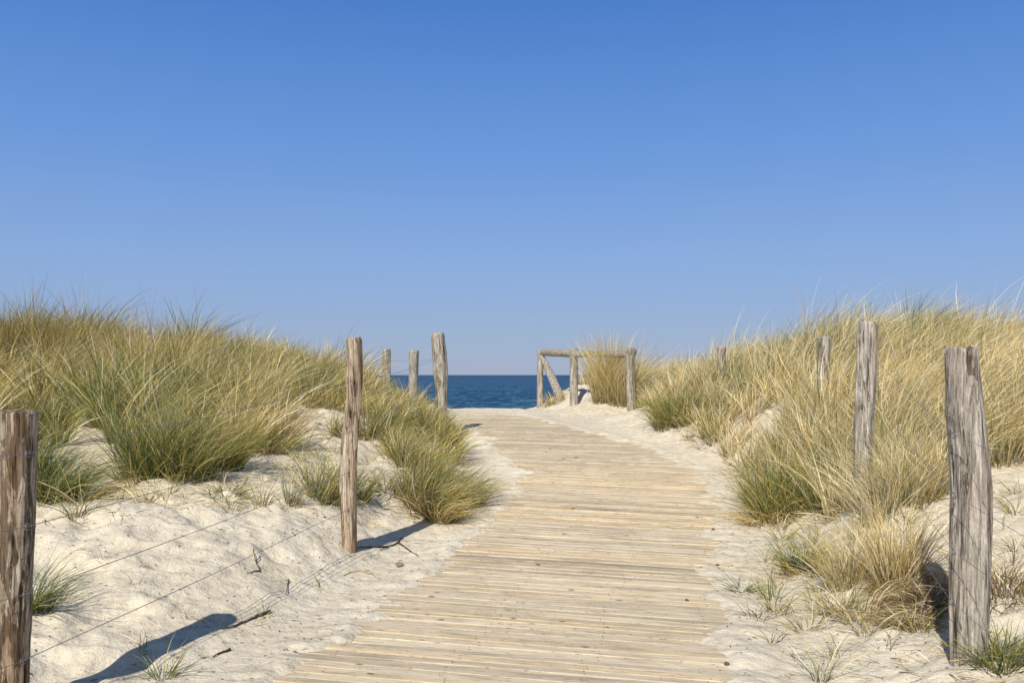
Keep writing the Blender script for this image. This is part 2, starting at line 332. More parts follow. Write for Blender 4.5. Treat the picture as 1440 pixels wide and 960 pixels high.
# ------------------------------------------------------------------ boardwalk (planks are its surface pattern)
def boardwalk():
    nails = Geo(); V = []; Fs = []; cols = []
    s = -2.2; k = 0
    while s < 15.6:
        wd = .060 + .024 * random.random(); gap = .003 + .004 * random.random() ** 2
        ang = math.radians(-13.5 + 5 * float(sstep(6, 14, s)) + random.uniform(-.45, .45))
        ta = math.tan(ang)
        def hit(f, ext):
            Y = s
            for _ in range(12): X = float(f(Y)); Y = s + (X - 0.3) * ta
            return X + ext
        le = -.02 + random.uniform(-.035, .045) - (.05 if random.random() < .12 else 0)
        re = .06 + random.uniform(-.04, .05)
        xl, xr = hit(Lx, le), hit(Rx, re)
        n = 14; tilt = random.uniform(-.003, .003); zo = random.uniform(-.0022, .0022); bow = random.uniform(-.004, .004)
        warp = random.uniform(0, 50)
        tone = min(1, max(0, random.gauss(.55, .24))); warm = random.random(); rid = random.random()
        b = len(V); prof = [(-.5, -.030), (-.5, -.0035), (-.455, 0), (.455, 0), (.5, -.0035), (.5, -.030)]
        for i in range(n + 1):
            t = i / n; X = xl + (xr - xl) * t; Yc = s + (X - .3) * ta
            wob = .003 * math.sin(warp + X * 3.1) + .0015 * math.sin(warp * 2 + X * 9)
            z0 = float(hp(Yc)) + .014 + zo + bow * (2 * t - 1) ** 2
            for (u, dz) in prof:
                V.append((X, Yc + u * wd + wob, z0 + dz + tilt * u * 2))
                cols.append((tone, warm, rid))
        m_ = len(prof)
        for i in range(n):
            for j in range(m_):
                Fs.append((b + i * m_ + j, b + (i + 1) * m_ + j, b + (i + 1) * m_ + (j + 1) % m_, b + i * m_ + (j + 1) % m_))
        e = b + n * m_
        for A in (b, e):
            q1 = (A, A + 1, A + 4, A + 5); q2 = (A + 1, A + 2, A + 3, A + 4)
            if A == b: Fs += [q1, q2]
            else: Fs += [q1[::-1], q2[::-1]]
        if s < 9:
            for fx in (.07, .36, .66, .93):
                X = xl + (xr - xl) * (fx + random.uniform(-.006, .006)); Yc = s + (X - .3) * ta
                for u in (-.22, .24):
                    yy = Yc + u * wd + random.uniform(-.004, .004); zz = float(hp(yy)) + .0155 + zo; r_ = random.uniform(.0026, .0042)
                    nails.add([(X + math.cos(t) * r_, yy + math.sin(t) * r_, zz) for t in (0, 1.05, 2.09, 3.14, 4.19, 5.24)], [(0, 1, 2, 3, 4, 5)])
        s += wd + gap; k += 1
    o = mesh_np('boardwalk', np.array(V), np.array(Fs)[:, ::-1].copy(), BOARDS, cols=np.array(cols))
    nl = nails.build('nail_heads', m_flat('rusty_nail', (.09, .065, .05)), parent=o, smooth=False); props(nl, kind='stuff')
    props(o, 'sun bleached plank boardwalk curving up through the dunes towards the sea', kind='structure')
boardwalk()

# ------------------------------------------------------------------ grass
PAL = dict(
    straw=[(.78, .65, .37), (.68, .55, .28), (.84, .75, .52)],
    gold=[(.56, .41, .12), (.46, .34, .09), (.62, .48, .18)],
    olive=[(.28, .28, .07), (.36, .32, .08), (.20, .22, .055)],
    green=[(.11, .16, .045), (.15, .20, .06), (.09, .13, .04)],
    blue=[(.17, .22, .11), (.21, .26, .14)],
    brown=[(.22, .13, .06), (.28, .18, .09), (.17, .10, .05)])
WINDL = (.42, .05); WINDR = (.95, .1)
class Grass:
    def __init__(s): s.V = []; s.Q = []; s.Cc = []; s.n = 0
    def clump(s, base, n, L, r, mixd, wind=(0, 0), tilt=(.05, .75), bend=.8, droop=.5, w=.0042, segs=5, var=.35, aspect=1.0, dirn=None, lift=0.0, chaos=.30, tone=1.0):
        """base (x,y); blades fan out of a disc of radius r"""
        cx, cy = base[0], base[1]
        a = rs.rand(n) * 2 * np.pi; rr = np.sqrt(rs.rand(n)) * r
        bx = cx + np.cos(a) * rr; by = cy + np.sin(a) * rr * aspect
        bz = height(bx, by) - .012 + lift
        az = a + rs.randn(n) * .8; fly = rs.rand(n) < .16
        tl = tilt[0] + (tilt[1] - tilt[0]) * (rs.rand(n) * .6 + .4 * rr / max(r, 1e-6)) ** 1.2
        tl = np.where(fly, tl + .35 * rs.rand(n), tl)
        hx, hy = np.cos(az) * np.sin(tl), np.sin(az) * np.sin(tl)
        if dirn is not None: hx = hx + dirn[0]; hy = hy + dirn[1]
        D = np.stack([hx, hy, np.cos(tl)], -1); D /= np.linalg.norm(D, axis=1)[:, None]
        Ln = L * (1 + (rs.rand(n) - .6) * 2 * var * .8); Ln = np.clip(Ln, L * .3, L * 1.35)
        bn = bend * (.3 + rs.rand(n) * 1.4) * np.where(fly, 1.7, 1); dr = droop * (.2 + rs.rand(n) * 1.5)
        H = np.stack([np.cos(az), np.sin(az), np.zeros(n)], -1); W = np.array([wind[0], wind[1], 0.0]) + np.concatenate([rs.randn(n, 2) * chaos, np.zeros((n, 1))], 1)
        gw = (.6 + .8 * rs.rand(n))[:, None]
        rv = rs.randn(n, 3); S = np.cross(D, rv); S /= np.linalg.norm(S, axis=1)[:, None]
        P = np.stack([bx, by, bz], -1); w0 = w * (.55 + rs.rand(n) ** 2 * 1.3) * (1 + np.maximum(0, cy - 6) * .05)
        names = list(mixd); pr = np.array([mixd[k] for k in names], float); pr /= pr.sum()
        pick = rs.choice(len(names), n, p=pr)
        tip = np.zeros((n, 3)); root = np.zeros((n, 3))
        for i, k in enumerate(names):
            mm = pick == i; c = np.array(PAL[k])[rs.randint(0, len(PAL[k]), mm.sum())]
            tip[mm] = 1.22 * tone * c * (.6 + .7 * rs.rand(mm.sum(), 1))
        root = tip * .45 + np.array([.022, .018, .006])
        dry = (rs.rand(n) < .45)[:, None]
        tipend = np.where(dry, tip * .55 + np.array([.25, .19, .08]), tip)
        b0 = s.n
        for k in range(segs + 1):
            t = k / segs
            ww = (w0 * (1 - t ** 1.8) + .0004)[:, None]
            A = P - S * ww * .5; B = P + S * ww * .5
            s.V.append(np.stack([A, B], 1).reshape(-1, 3))
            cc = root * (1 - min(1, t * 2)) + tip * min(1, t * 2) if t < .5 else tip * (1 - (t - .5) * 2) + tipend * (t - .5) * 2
            s.Cc.append(np.repeat(cc, 2, 0))
            P = P + D * (Ln / segs)[:, None]
            D = D + (H * bn[:, None] * .5 + W * gw - np.array([0, 0, 1.0]) * dr[:, None] * (t + .25)) / segs * 1.6
            D /= np.linalg.norm(D, axis=1)[:, None]
            P[:, 2] = np.maximum(P[:, 2], bz - .05) if droop < 1.2 else np.maximum(P[:, 2], bz + .004 * k)
        st = 2 * n; i = np.arange(n) * 2
        for k in range(segs):
            q0 = b0 + k * st + i; q1 = b0 + (k + 1) * st + i
            s.Q.append(np.stack([q0, q0 + 1, q1 + 1, q1], -1))
        s.n += 2 * n * (segs + 1)
        return s
    def build(s, name, origin=None, parent=None):
        V = np.concatenate(s.V)
        if origin is not None: V = V - np.array(origin)
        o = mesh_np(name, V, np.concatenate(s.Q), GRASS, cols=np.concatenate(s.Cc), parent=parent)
        if origin is not None: o.location = origin
        return o
def inside(poly, x, y):
    c = False; j = len(poly) - 1
    for i in range(len(poly)):
        if (poly[i][1] > y) != (poly[j][1] > y) and x < (poly[j][0] - poly[i][0]) * (y - poly[i][1]) / (poly[j][1] - poly[i][1]) + poly[i][0]: c = not c
        j = i
    return c
WINDL = (.42, .05); WINDR = (.95, .1)
def carpet(name, poly, gap, n_fn, style, holes=(), label=''):
    g = Grass(); pts = []
    xs = [p[0] for p in poly]; ys = [p[1] for p in poly]
    for _ in range(14000):
        x = rs.uniform(min(xs), max(xs)); y = rs.uniform(min(ys), max(ys))
        if not inside(poly, x, y) or (y < 9.8 and x < 0 and float(perlin(x * 1.25 + 5, y * 1.25, 17)) > .40): continue
        if any((x - a) ** 2 + (y - b) ** 2 < r * r for a, b, r in holes): continue
        gg = gap * (.85 + .05 * y)
        if any((x - a) ** 2 + (y - b) ** 2 < gg * gg for a, b in pts): continue
        pts.append((x, y)); style(g, x, y)
    o = g.build(name); props(o, label, 'dune grass', kind='stuff')
    print(name, len(pts), 'tussocks', g.n)
    return pts
# left dune: baseline of the grass read from the photograph, then the far side of the dune
bl = [ground(*p) for p in [(0,640),(60,640),(110,625),(160,630),(205,655),(255,665),(300,640),(350,632),(395,628),(440,600),(480,612),(530,632),(578,664),(645,640)]]
polyL = [(-10.5, 6.0), (-5.0, 6.2)] + [(p.x, p.y) for p in bl] + [(-.95, 12.0), (-1.5, 14.5), (-2.2, 18), (-8, 19), (-12, 16)]
print('polyL', [(round(a, 2), round(b, 2)) for a, b in polyL])
def styleL(g, x, y):
    k = .5 + .6 * float(perlin(x * .7, y * .7, 77)) + .35 * (rs.rand() - .5)
    if k < .36: md = dict(olive=.36, green=.36, gold=.15, straw=.2, blue=.05)
    elif k < .58: md = dict(olive=.32, green=.18, gold=.30, straw=.26)
    else: md = dict(olive=.18, green=.08, gold=.40, straw=.45)
    if x < -5.0 and y > 8: md = dict(olive=.30, brown=.22, gold=.36, green=.16, straw=.1)
    big = x < -1.9 and y < 12.5
    L = (.60 if big else .46) * (.72 + .5 * rs.rand()) * (1 + .75 * float(perlin(x * 1.3 + 3.4, y * .9, 91)))
    if x > -1.9: L *= .82
    if y > 11.3 and x > -3.2: L *= .72
    n = int(135 * (.6 + .8 * rs.rand()))
    wl = WINDL[0] * (-.1 + 2.0 * rs.rand()); wy = rs.randn() * .25
    g.clump((x, y), n, L, .05 + .12 * rs.rand(), md, wind=(wl, wy), tilt=(.03, .62), bend=.5 + .4 * rs.rand(), droop=.25 + .5 * rs.rand(), w=.0058, tone=.72 + .5 * rs.rand())
    if rs.rand() < .10: g.clump((x, y), 9, L * 1.35, .06, dict(brown=.7, gold=.3), wind=(wl * .6, 0), tilt=(.02, .2), bend=.15, droop=.15, w=.004)
    if rs.rand() < .6: g.clump((x, y), 30, .3, .2, dict(straw=.5, brown=.5), wind=(.2, 0), tilt=(.9, 1.5), bend=.3, droop=1.3, w=.005)
carpet('dune_grass', polyL, .185, None, styleL, holes=[(-4.35, 8.2, .45), (-5.4, 9.0, .4), (-2.2, 8.6, .35)],
       label='thick green and golden dune grass covering the left dune up to its crest')
br = [ground(*p) for p in [(1440,640),(1400,655),(1330,690),(1290,712),(1240,722),(1200,735),(1160,730),(1110,700),(1072,668),(1045,645),(1005,618),(960,588),(925,575),(905,562)]]
_s1 = [ground(*p) for p in [(60, 745), (200, 720), (330, 720), (440, 735), (540, 740), (560, 640), (440, 600), (300, 640), (205, 655), (60, 690)]]
_s2 = [ground(*p) for p in [(1110, 945), (1330, 950), (1439, 950), (1439, 690), (1300, 700), (1180, 700), (1080, 740), (1075, 800)]]
_s3 = [ground(*p) for p in [(1045, 700), (1100, 690), (1040, 610), (960, 590), (900, 566), (915, 595), (985, 625), (1035, 655)]]
def styleS(g, x, y):
    u = rs.rand()
    if u < .35: g.clump((x, y), rs.randint(14, 50), .16 + .16 * rs.rand(), .05, dict(olive=.4, green=.3, straw=.3, gold=.2), wind=(.25 * rs.randn(), 0), tilt=(.1, 1.1), bend=.7, droop=.6, w=.0036)
    elif u < .7: g.clump((x, y), rs.randint(10, 30), .12 + .1 * rs.rand(), .10, dict(straw=.5, brown=.4, gold=.3), wind=(.2, 0), tilt=(1.1, 1.5), bend=.3, droop=1.3, w=.0032)
    else: g.clump((x, y), rs.randint(5, 14), .2 + .2 * rs.rand(), .03, dict(olive=.4, straw=.5), wind=(.4 * rs.randn(), 0), tilt=(.1, 1.0), bend=.8, droop=.7, w=.003)
for pol in (_s1, _s2, _s3):
    carpet('scattered_grass', [(p.x, p.y) for p in pol], .19 if pol is _s2 else .17, None, styleS, label='sparse thin grass and dead blades scattered over the sand at the foot of the dunes')
polyR = [(9.5, 5.0), (4.6, 5.0)] + [(p.x, p.y) for p in br] + [(2.2, 15.3), (1.75, 16.4), (1.55, 18.4), (4, 19), (10, 17)]
print('polyR', [(round(a, 2), round(b, 2)) for a, b in polyR])
def styleR(g, x, y):
    k = .5 + .6 * float(perlin(x * .8, y * .8, 55)) + .35 * (rs.rand() - .5)
    if k > .62: md = dict(straw=.75, gold=.2, olive=.08)
    elif k > .40: md = dict(straw=.62, gold=.15, olive=.14, green=.07, blue=.05)
    else: md = dict(straw=.36, gold=.18, olive=.24, green=.2, blue=.1)
    high = x > 3.0 and y > 6.2
    L = (.70 if high else .50) * (.75 + .45 * rs.rand()) * (1 + .4 * float(perlin(x * .9 + 3, y * .9, 92)))
    if y > 11: L *= .85
    n = int(135 * (.6 + .8 * rs.rand()))
    wx = (1.05 if high else .35) * (.5 + .8 * rs.rand()) - (0 if high else .25 * rs.rand()); wy = rs.randn() * .15
    g.clump((x, y), n, L, .05 + .12 * rs.rand(), md, wind=(wx, wy), tilt=(.03, .62), bend=.35 + .4 * rs.rand(), droop=.3 + .55 * rs.rand(), w=.0058, tone=.78 + .42 * rs.rand())
    if rs.rand() < (.5 if high else .12): g.clump((x, y), 16, L * 1.35, .10, dict(straw=1), wind=(wx * 1.1, 0), tilt=(.02, .35), bend=.4, droop=.5, w=.0045, segs=7)
    if rs.rand() < .6: g.clump((x, y), 30, .3, .2, dict(straw=.6, brown=.4), wind=(.2, 0), tilt=(.9, 1.5), bend=.3, droop=1.3, w=.005)
carpet('dune_grass', polyR, .18, None, styleR, holes=[(3.2, 5.5, .35), (2.75, 9.4, .3)],
       label='pale wind swept straw coloured dune grass covering the right dune')

# single tussocks
def tussock(px, py, label, spec, name='grass_tussock', group=None, cat='grass tussock', p=None):
    p = p or ground(px, py)
    g = Grass()
    for sp in spec:
        off = sp.pop('off', (0, 0)); g.clump((p.x + off[0], p.y + off[1]), **sp)
    o = g.build(name, origin=(p.x, p.y, p.z)); props(o, label, cat, group); return p
GT = 'separate grass tussocks on the sand'
G_ = dict(olive=.4, green=.3, gold=.2, straw=.2); GD = dict(green=.6, olive=.3, blue=.1, gold=.08); S_ = dict(straw=.7, gold=.3, olive=.12); B_ = dict(brown=.6, gold=.25, straw=.15)
tussock(603, 717, 'large bushy green and yellow tussock beside the left boardwalk edge behind the crooked post', [
    dict(n=800, L=.47, r=.19, mixd=G_, wind=(.85, -.25), tilt=(.05, .7), bend=.6, droop=.9),
    dict(off=(.20, .45), n=650, L=.44, r=.24, mixd=G_, wind=(.95, -.2), tilt=(.05, .7), bend=.6, droop=.9),
    dict(off=(.12, -.16), n=420, L=.40, r=.12, mixd=dict(gold=.5, straw=.35, olive=.3), wind=(.9, -.4), tilt=(.1, .9), bend=.7, droop=1.0),
    dict(off=(-.10, .8), n=500, L=.42, r=.28, mixd=G_, wind=(.6, -.1), tilt=(.05, .7), bend=.6, droop=.7),
    dict(off=(.0, -.1), n=160, L=.22, r=.16, mixd=B_, tilt=(.3, 1.3), bend=.6, droop=1.0)], group=GT)
tussock(70, 700, 'dark green arching tussock directly behind the cut off post at the left edge', [
    dict(n=520, L=.46, r=.16, mixd=GD, wind=(.35, 0), tilt=(.05, .85), bend=.9, droop=.9),
    dict(off=(-.30, .25), n=420, L=.46, r=.18, mixd=GD, wind=(.2, 0), tilt=(.05, .8), bend=.8, droop=.8),
    dict(off=(.2, .05), n=120, L=.45, r=.12, mixd=S_, wind=(.9, -.1), tilt=(.7, 1.3), bend=.5, droop=1.3)], group=GT)
tussock(48, 862, 'sprawling thin green tussock on bare sand right of the nearest left post', [
    dict(n=230, L=.37, r=.06, mixd=dict(green=.5, olive=.3, blue=.2), wind=(.75, 0), tilt=(.1, 1.0), bend=.8, droop=.45, w=.003)], group=GT)
tussock(228, 952, 'small spiky green tussock at the bottom edge below the long post shadow', [
    dict(n=55, L=.17, r=.045, mixd=dict(green=.5, olive=.5), tilt=(.1, 1.1), bend=.6, droop=.5, w=.003)], group=GT)
tussock(455, 700, 'loose green tussock on the sand directly left of the crooked post', [
    dict(n=260, L=.40, r=.13, mixd=G_, wind=(.3, 0), tilt=(.05, .7), bend=.6, droop=.5),
    dict(off=(.16, .25), n=200, L=.36, r=.14, mixd=G_, wind=(.3, 0), tilt=(.05, .8), bend=.6, droop=.5),
    dict(off=(.1, .0), n=60, L=.14, r=.1, mixd=dict(brown=.7, green=.3), tilt=(.5, 1.3), bend=.6, droop=.8)], group=GT)
tussock(412, 710, 'small pale upright tussock on bare sand some way left of the crooked post', [
    dict(n=75, L=.34, r=.045, mixd=dict(blue=.4, straw=.5, olive=.2), wind=(.45, 0), tilt=(.02, .5), bend=.4, droop=.4, w=.0035)], group=GT)
tussock(215, 668, 'tall dense dark green tussock at the foot of the left dune', [
    dict(n=620, L=.62, r=.20, mixd=GD, wind=(.3, 0), tilt=(.03, .55), bend=.6, droop=.5),
    dict(off=(.0, -.05), n=260, L=.34, r=.22, mixd=G_, wind=(.2, 0), tilt=(.2, .9), bend=.6, droop=.6)], group=GT)
tussock(262, 672, 'green and golden tussock touching the right side of the tall dark one', [
    dict(n=520, L=.52, r=.18, mixd=G_, wind=(.45, 0), tilt=(.03, .6), bend=.6, droop=.5)], group=GT)
tussock(312, 658, 'medium olive tussock leaning right at the middle of the left dune foot', [
    dict(n=460, L=.52, r=.16, mixd=dict(olive=.5, green=.25, gold=.3), wind=(.6, 0), tilt=(.03, .6), bend=.6, droop=.5)], group=GT)
tussock(318, 695, 'low flattened green tussock lying on the sand below the left dune foot', [
    dict(n=150, L=.20, r=.10, mixd=dict(olive=.4, straw=.4, green=.3), wind=(.4, 0), tilt=(.5, 1.3), bend=.6, droop=.7, w=.0035)], group=GT)
tussock(378, 636, 'small tussock with dark dead roots in a hollow of the left dune foot', [
    dict(n=300, L=.34, r=.16, mixd=G_, wind=(.3, -.1), tilt=(.1, 1.0), bend=.7, droop=.6),
    dict(off=(-.1, -.08), n=170, L=.14, r=.15, mixd=dict(brown=1), tilt=(.6, 1.4), bend=.4, droop=.8)], group=GT)
tussock(545, 690, 'dark rooty grass patch in shade between the crooked post and bushy tussock', [
    dict(n=130, L=.20, r=.12, mixd=dict(brown=.5, green=.4), tilt=(.3, 1.3), bend=.5, droop=.6)], group=GT)
tussock(1098, 722, 'bushy dark green tussock spilling onto the sand bank right of the boardwalk', [
    dict(n=650, L=.44, r=.22, mixd=dict(green=.45, olive=.35, gold=.3, straw=.1), wind=(.1, -.1), tilt=(.05, .9), bend=.8, droop=.8),
    dict(off=(.12, .5), n=600, L=.46, r=.26, mixd=G_, wind=(.3, 0), tilt=(.05, .8), bend=.7, droop=.7),
    dict(off=(-.16, -.08), n=220, L=.34, r=.12, mixd=dict(gold=.5, straw=.4, brown=.2), wind=(-.6, -.2), tilt=(.5, 1.2), bend=.6, droop=1.3)], group=GT)
tussock(1128, 800, 'small dark green tussock with a brown heart on the right sand bank', [
    dict(n=260, L=.27, r=.09, mixd=GD, wind=(.45, -.2), tilt=(.2, 1.1), bend=.8, droop=.8),
    dict(off=(-.02, -.06), n=130, L=.16, r=.11, mixd=dict(gold=.6, straw=.3, brown=.3), tilt=(.5, 1.3), bend=.5, droop=.8)], group=GT)
tussock(1262, 822, 'tall straw coloured tussock on a mat of brown roots left of the big right post', [
    dict(n=420, L=.44, r=.10, mixd=dict(straw=.7, gold=.4, brown=.1), wind=(.12, .05), tilt=(.02, .45), bend=.35, droop=.3, w=.0036),
    dict(off=(-.15, .28), n=300, L=.44, r=.12, mixd=S_, wind=(-.2, .05), tilt=(.05, .7), bend=.5, droop=.4, w=.0036),
    dict(off=(.0, -.02), n=350, L=.12, r=.14, mixd=dict(brown=.8, gold=.2), tilt=(.4, 1.3), bend=.5, droop=.6, w=.003)], group=GT)
tussock(1285, 868, 'matted brown root clump hanging out of the sand beside the big right post', [
    dict(n=500, L=.13, r=.12, mixd=dict(brown=.8, straw=.2), tilt=(.4, 1.5), bend=.4, droop=.8, w=.0028, lift=.01),
    dict(off=(.10, .08), n=500, L=.14, r=.13, mixd=dict(brown=.9, straw=.15), tilt=(.4, 1.5), bend=.4, droop=.8, w=.0028, lift=.02)], cat='dead grass', name='dead_grass_clump')
tussock(1205, 868, 'flattened dry straw clump trailing across the sand towards the foot of the big right post', [
    dict(n=150, L=.34, r=.07, mixd=dict(straw=.7, brown=.2, gold=.3), wind=(.9, -.7), tilt=(.6, 1.2), bend=.3, droop=1.4, w=.003),
    dict(off=(.10, -.08), n=260, L=.36, r=.08, mixd=dict(straw=.7, brown=.2, gold=.3), wind=(.9, -.5), tilt=(.8, 1.3), bend=.2, droop=1.5, dirn=(.8, -.4), w=.003),
    dict(off=(-.04, .12), n=70, L=.24, r=.06, mixd=dict(olive=.7, green=.3), wind=(-.3, 0), tilt=(.1, 1.0), bend=.6, droop=.5, w=.003)], cat='dead grass', name='dead_grass_clump')
tussock(1043, 832, 'tiny flat green tussock close to the right edge of the boardwalk', [
    dict(n=38, L=.20, r=.03, mixd=dict(green=.6, blue=.5), wind=(-.2, -.1), tilt=(.7, 1.3), bend=.5, droop=.5, w=.004)], group=GT)
tussock(1065, 868, 'tiny sparse tussock with reddish stems on the right sand bank', [
    dict(n=24, L=.17, r=.05, mixd=dict(green=.4, brown=.6), tilt=(.3, 1.3), bend=.6, droop=.5, w=.003)], group=GT)
tussock(1408, 935, 'low dark green tussock right of the foot of the big right post', [
    dict(n=240, L=.22, r=.08, mixd=GD, wind=(.2, -.1), tilt=(.1, 1.1), bend=.6, droop=.6, w=.0032),
    dict(off=(0, .12), n=90, L=.2, r=.08, mixd=dict(gold=.6, straw=.5), wind=(.6, 0), tilt=(.6, 1.3), bend=.4, droop=.8, w=.003)], group=GT)
tussock(1412, 838, 'reddish brown dry tussock behind the right side of the big right post', [
    dict(n=260, L=.30, r=.12, mixd=dict(brown=.5, straw=.3, gold=.2, olive=.2), wind=(.1, -.2), tilt=(.1, 1.1), bend=.6, droop=.8, w=.003)], group=GT)
tussock(1155, 958, 'thin upright green and yellow tussock at the bottom edge right of the boardwalk', [
    dict(n=34, L=.24, r=.03, mixd=dict(green=.3, olive=.3, straw=.4), wind=(-.15, 0), tilt=(.05, .8), bend=.5, droop=.4, w=.003)], group=GT)
tussock(948, 594, 'round dark green tussock where the sand bank bends beside the far boardwalk', [
    dict(n=650, L=.60, r=.26, mixd=dict(olive=.5, green=.3, gold=.25), wind=(-.25, -.1), tilt=(.05, .8), bend=.7, droop=.6, w=.004),
    dict(off=(.2, -.2), n=300, L=.30, r=.25, mixd=dict(gold=.5, brown=.4, straw=.3), tilt=(.3, 1.1), bend=.5, droop=.8)], group=GT)
tussock(838, 552, 'tall golden tussock with dark seed spikes between the last rail fence posts', [
    dict(n=900, L=1.16, r=.20, mixd=dict(gold=.4, olive=.15, straw=.6), wind=(.05, 0), tilt=(.02, .30), bend=.25, droop=.15, w=.004),
    dict(off=(.0, .1), n=50, L=1.22, r=.12, mixd=dict(brown=1), tilt=(.01, .14), bend=.1, droop=.05, w=.004)], group=GT, p=Vector((1.68, 15.55, float(height(1.68, 15.55)))))
tussock(868, 555, 'pale straw tussock leaning against the last large rail fence post', [
    dict(n=700, L=1.16, r=.30, mixd=dict(straw=.5, gold=.3, olive=.2), wind=(.15, 0), tilt=(.05, .6), bend=.5, droop=.5, w=.004)], group=GT, p=Vector((1.98, 15.45, float(height(1.98, 15.45)))))
tussock(775, 560, 'small dry tussock under the slanting brace of the rail fence', [
    dict(n=170, L=.34, r=.16, mixd=dict(gold=.5, straw=.4, brown=.1), wind=(-.1, 0), tilt=(.1, 1.0), bend=.6, droop=.6, w=.004)], group=GT, p=Vector((.83, 17.2, float(height(.83, 17.2)))))
tussock(1235, 728, 'thin spray of pale straw blades rising in front of the leaning grey post', [
    dict(n=240, L=.56, r=.10, mixd=dict(straw=.8, blue=.2), wind=(-.5, -.1), tilt=(.05, .7), bend=.5, droop=.3, w=.0034),
    dict(off=(.2, .1), n=240, L=.5, r=.12, mixd=dict(straw=.6, olive=.3), wind=(-.3, -.1), tilt=(.05, .7), bend=.5, droop=.3, w=.0034)], group=GT)
for (px, py) in [(145, 786), (192, 822), (262, 700), (205, 705), (300, 878), (262, 868), (375, 868), (350, 880), (202, 915), (455, 830), (330, 742), (1085, 905), (1120, 930), (1075, 790), (1325, 700), (1190, 745), (1145, 845)]:
    tussock(px, py, 'thin sprig of a few green blades standing alone on open sand', [
        dict(n=int(rs.randint(5, 14)), L=.10 + .08 * rs.rand(), r=.02, mixd=dict(green=.4, olive=.4, straw=.3), wind=(.1, 0), tilt=(.1, 1.2), bend=.6, droop=.5, w=.0028)],
        name='grass_sprig', cat='grass sprig', group='thin grass sprigs on the bare sand')

tussock(30, 500, 'tall dark brownish tussock with wispy tips on the dune crest at the far left', [
    dict(off=(.0, 0), n=420, L=.86, r=.22, mixd=dict(brown=.45, olive=.4, gold=.3), wind=(.25, 0), tilt=(.02, .4), bend=.35, droop=.3, w=.005),
    dict(off=(.42, .05), n=380, L=.80, r=.22, mixd=dict(brown=.4, olive=.4, gold=.4), wind=(.1, 0), tilt=(.02, .4), bend=.35, droop=.3, w=.005),
    dict(off=(-.4, .1), n=300, L=.82, r=.22, mixd=dict(brown=.4, olive=.4, gold=.4), wind=(.2, 0), tilt=(.02, .4), bend=.35, droop=.3, w=.005)], group=GT, p=Vector((-5.35, 9.3, float(height(-5.35, 9.3)))))
tussock(222, 500, 'tallest golden tussock with dark wisps on the crest of the left dune', [
    dict(n=520, L=.88, r=.25, mixd=dict(gold=.5, straw=.3, olive=.25), wind=(.15, 0), tilt=(.02, .45), bend=.4, droop=.35, w=.005),
    dict(off=(-.32, 0), n=380, L=.76, r=.22, mixd=dict(gold=.4, straw=.5, olive=.25), wind=(-.05, 0), tilt=(.02, .45), bend=.4, droop=.35, w=.005),
    dict(n=26, L=1.12, r=.12, mixd=dict(brown=1), wind=(.1, 0), tilt=(.01, .2), bend=.15, droop=.1, w=.005)], group=GT, p=Vector((-3.85, 9.3, float(height(-3.85, 9.3)))))

# plant litter strewn on the sand: nobody could count it
def litter():
    g = Grass()
    spots = [(ground(px, py), n) for px, py, n in [(560, 760, 40), (150, 690, 60), (330, 690, 40), (430, 690, 25), (500, 800, 18), (1080, 780, 50), (1160, 860, 60), (1240, 900, 60), (1050, 760, 25), (1040, 700, 20), (1380, 780, 40), (700, 720, 14), (560, 700, 40), (250, 700, 50), (1100, 860, 30), (1300, 940, 30), (1150, 770, 50)]]
    for p, n in spots:
        g.clump((p.x, p.y), int(n * 1.8), .14, .34, dict(straw=.5, brown=.3, olive=.3), tilt=(1.2, 1.5), bend=.1, droop=1.4, w=.003, segs=4)
    V = []; Q = []; Cc = []; b = 0
    for _ in range(3000):
        if rs.rand() < .6: x = rs.uniform(-3.2, -.2); y = rs.uniform(3, 7.5)
        else: x = rs.uniform(1.0, 3.2); y = rs.uniform(3, 9)
        if Lx(y) + .15 < x < Rx(y) - .1: continue
        a = rs.uniform(0, 6.28); l = rs.uniform(.004, .022); w = rs.uniform(.0012, .0035); z = float(height(x, y)) + .003
        dx, dy = math.cos(a), math.sin(a)
        V += [(x - dx * l, y - dy * l, z), (x - dy * w, y + dx * w, z + w), (x + dx * l, y + dy * l, z + .001), (x + dy * w, y - dx * w, z + w)]
        Q.append((g.n + b, g.n + b + 3, g.n + b + 2, g.n + b + 1)); b += 4
        c = [(.10, .065, .04), (.2, .13, .07), (.07, .05, .035), (.4, .3, .16)][rs.randint(4)]; Cc += [c] * 4
    g.V.append(np.array(V)); g.Q.append(np.array(Q)); g.Cc.append(np.array(Cc)); g.n += b
    props(g.build('plant_litter'), 'dry blades and dark plant scraps strewn over the sand', 'plant litter', kind='stuff')
litter()

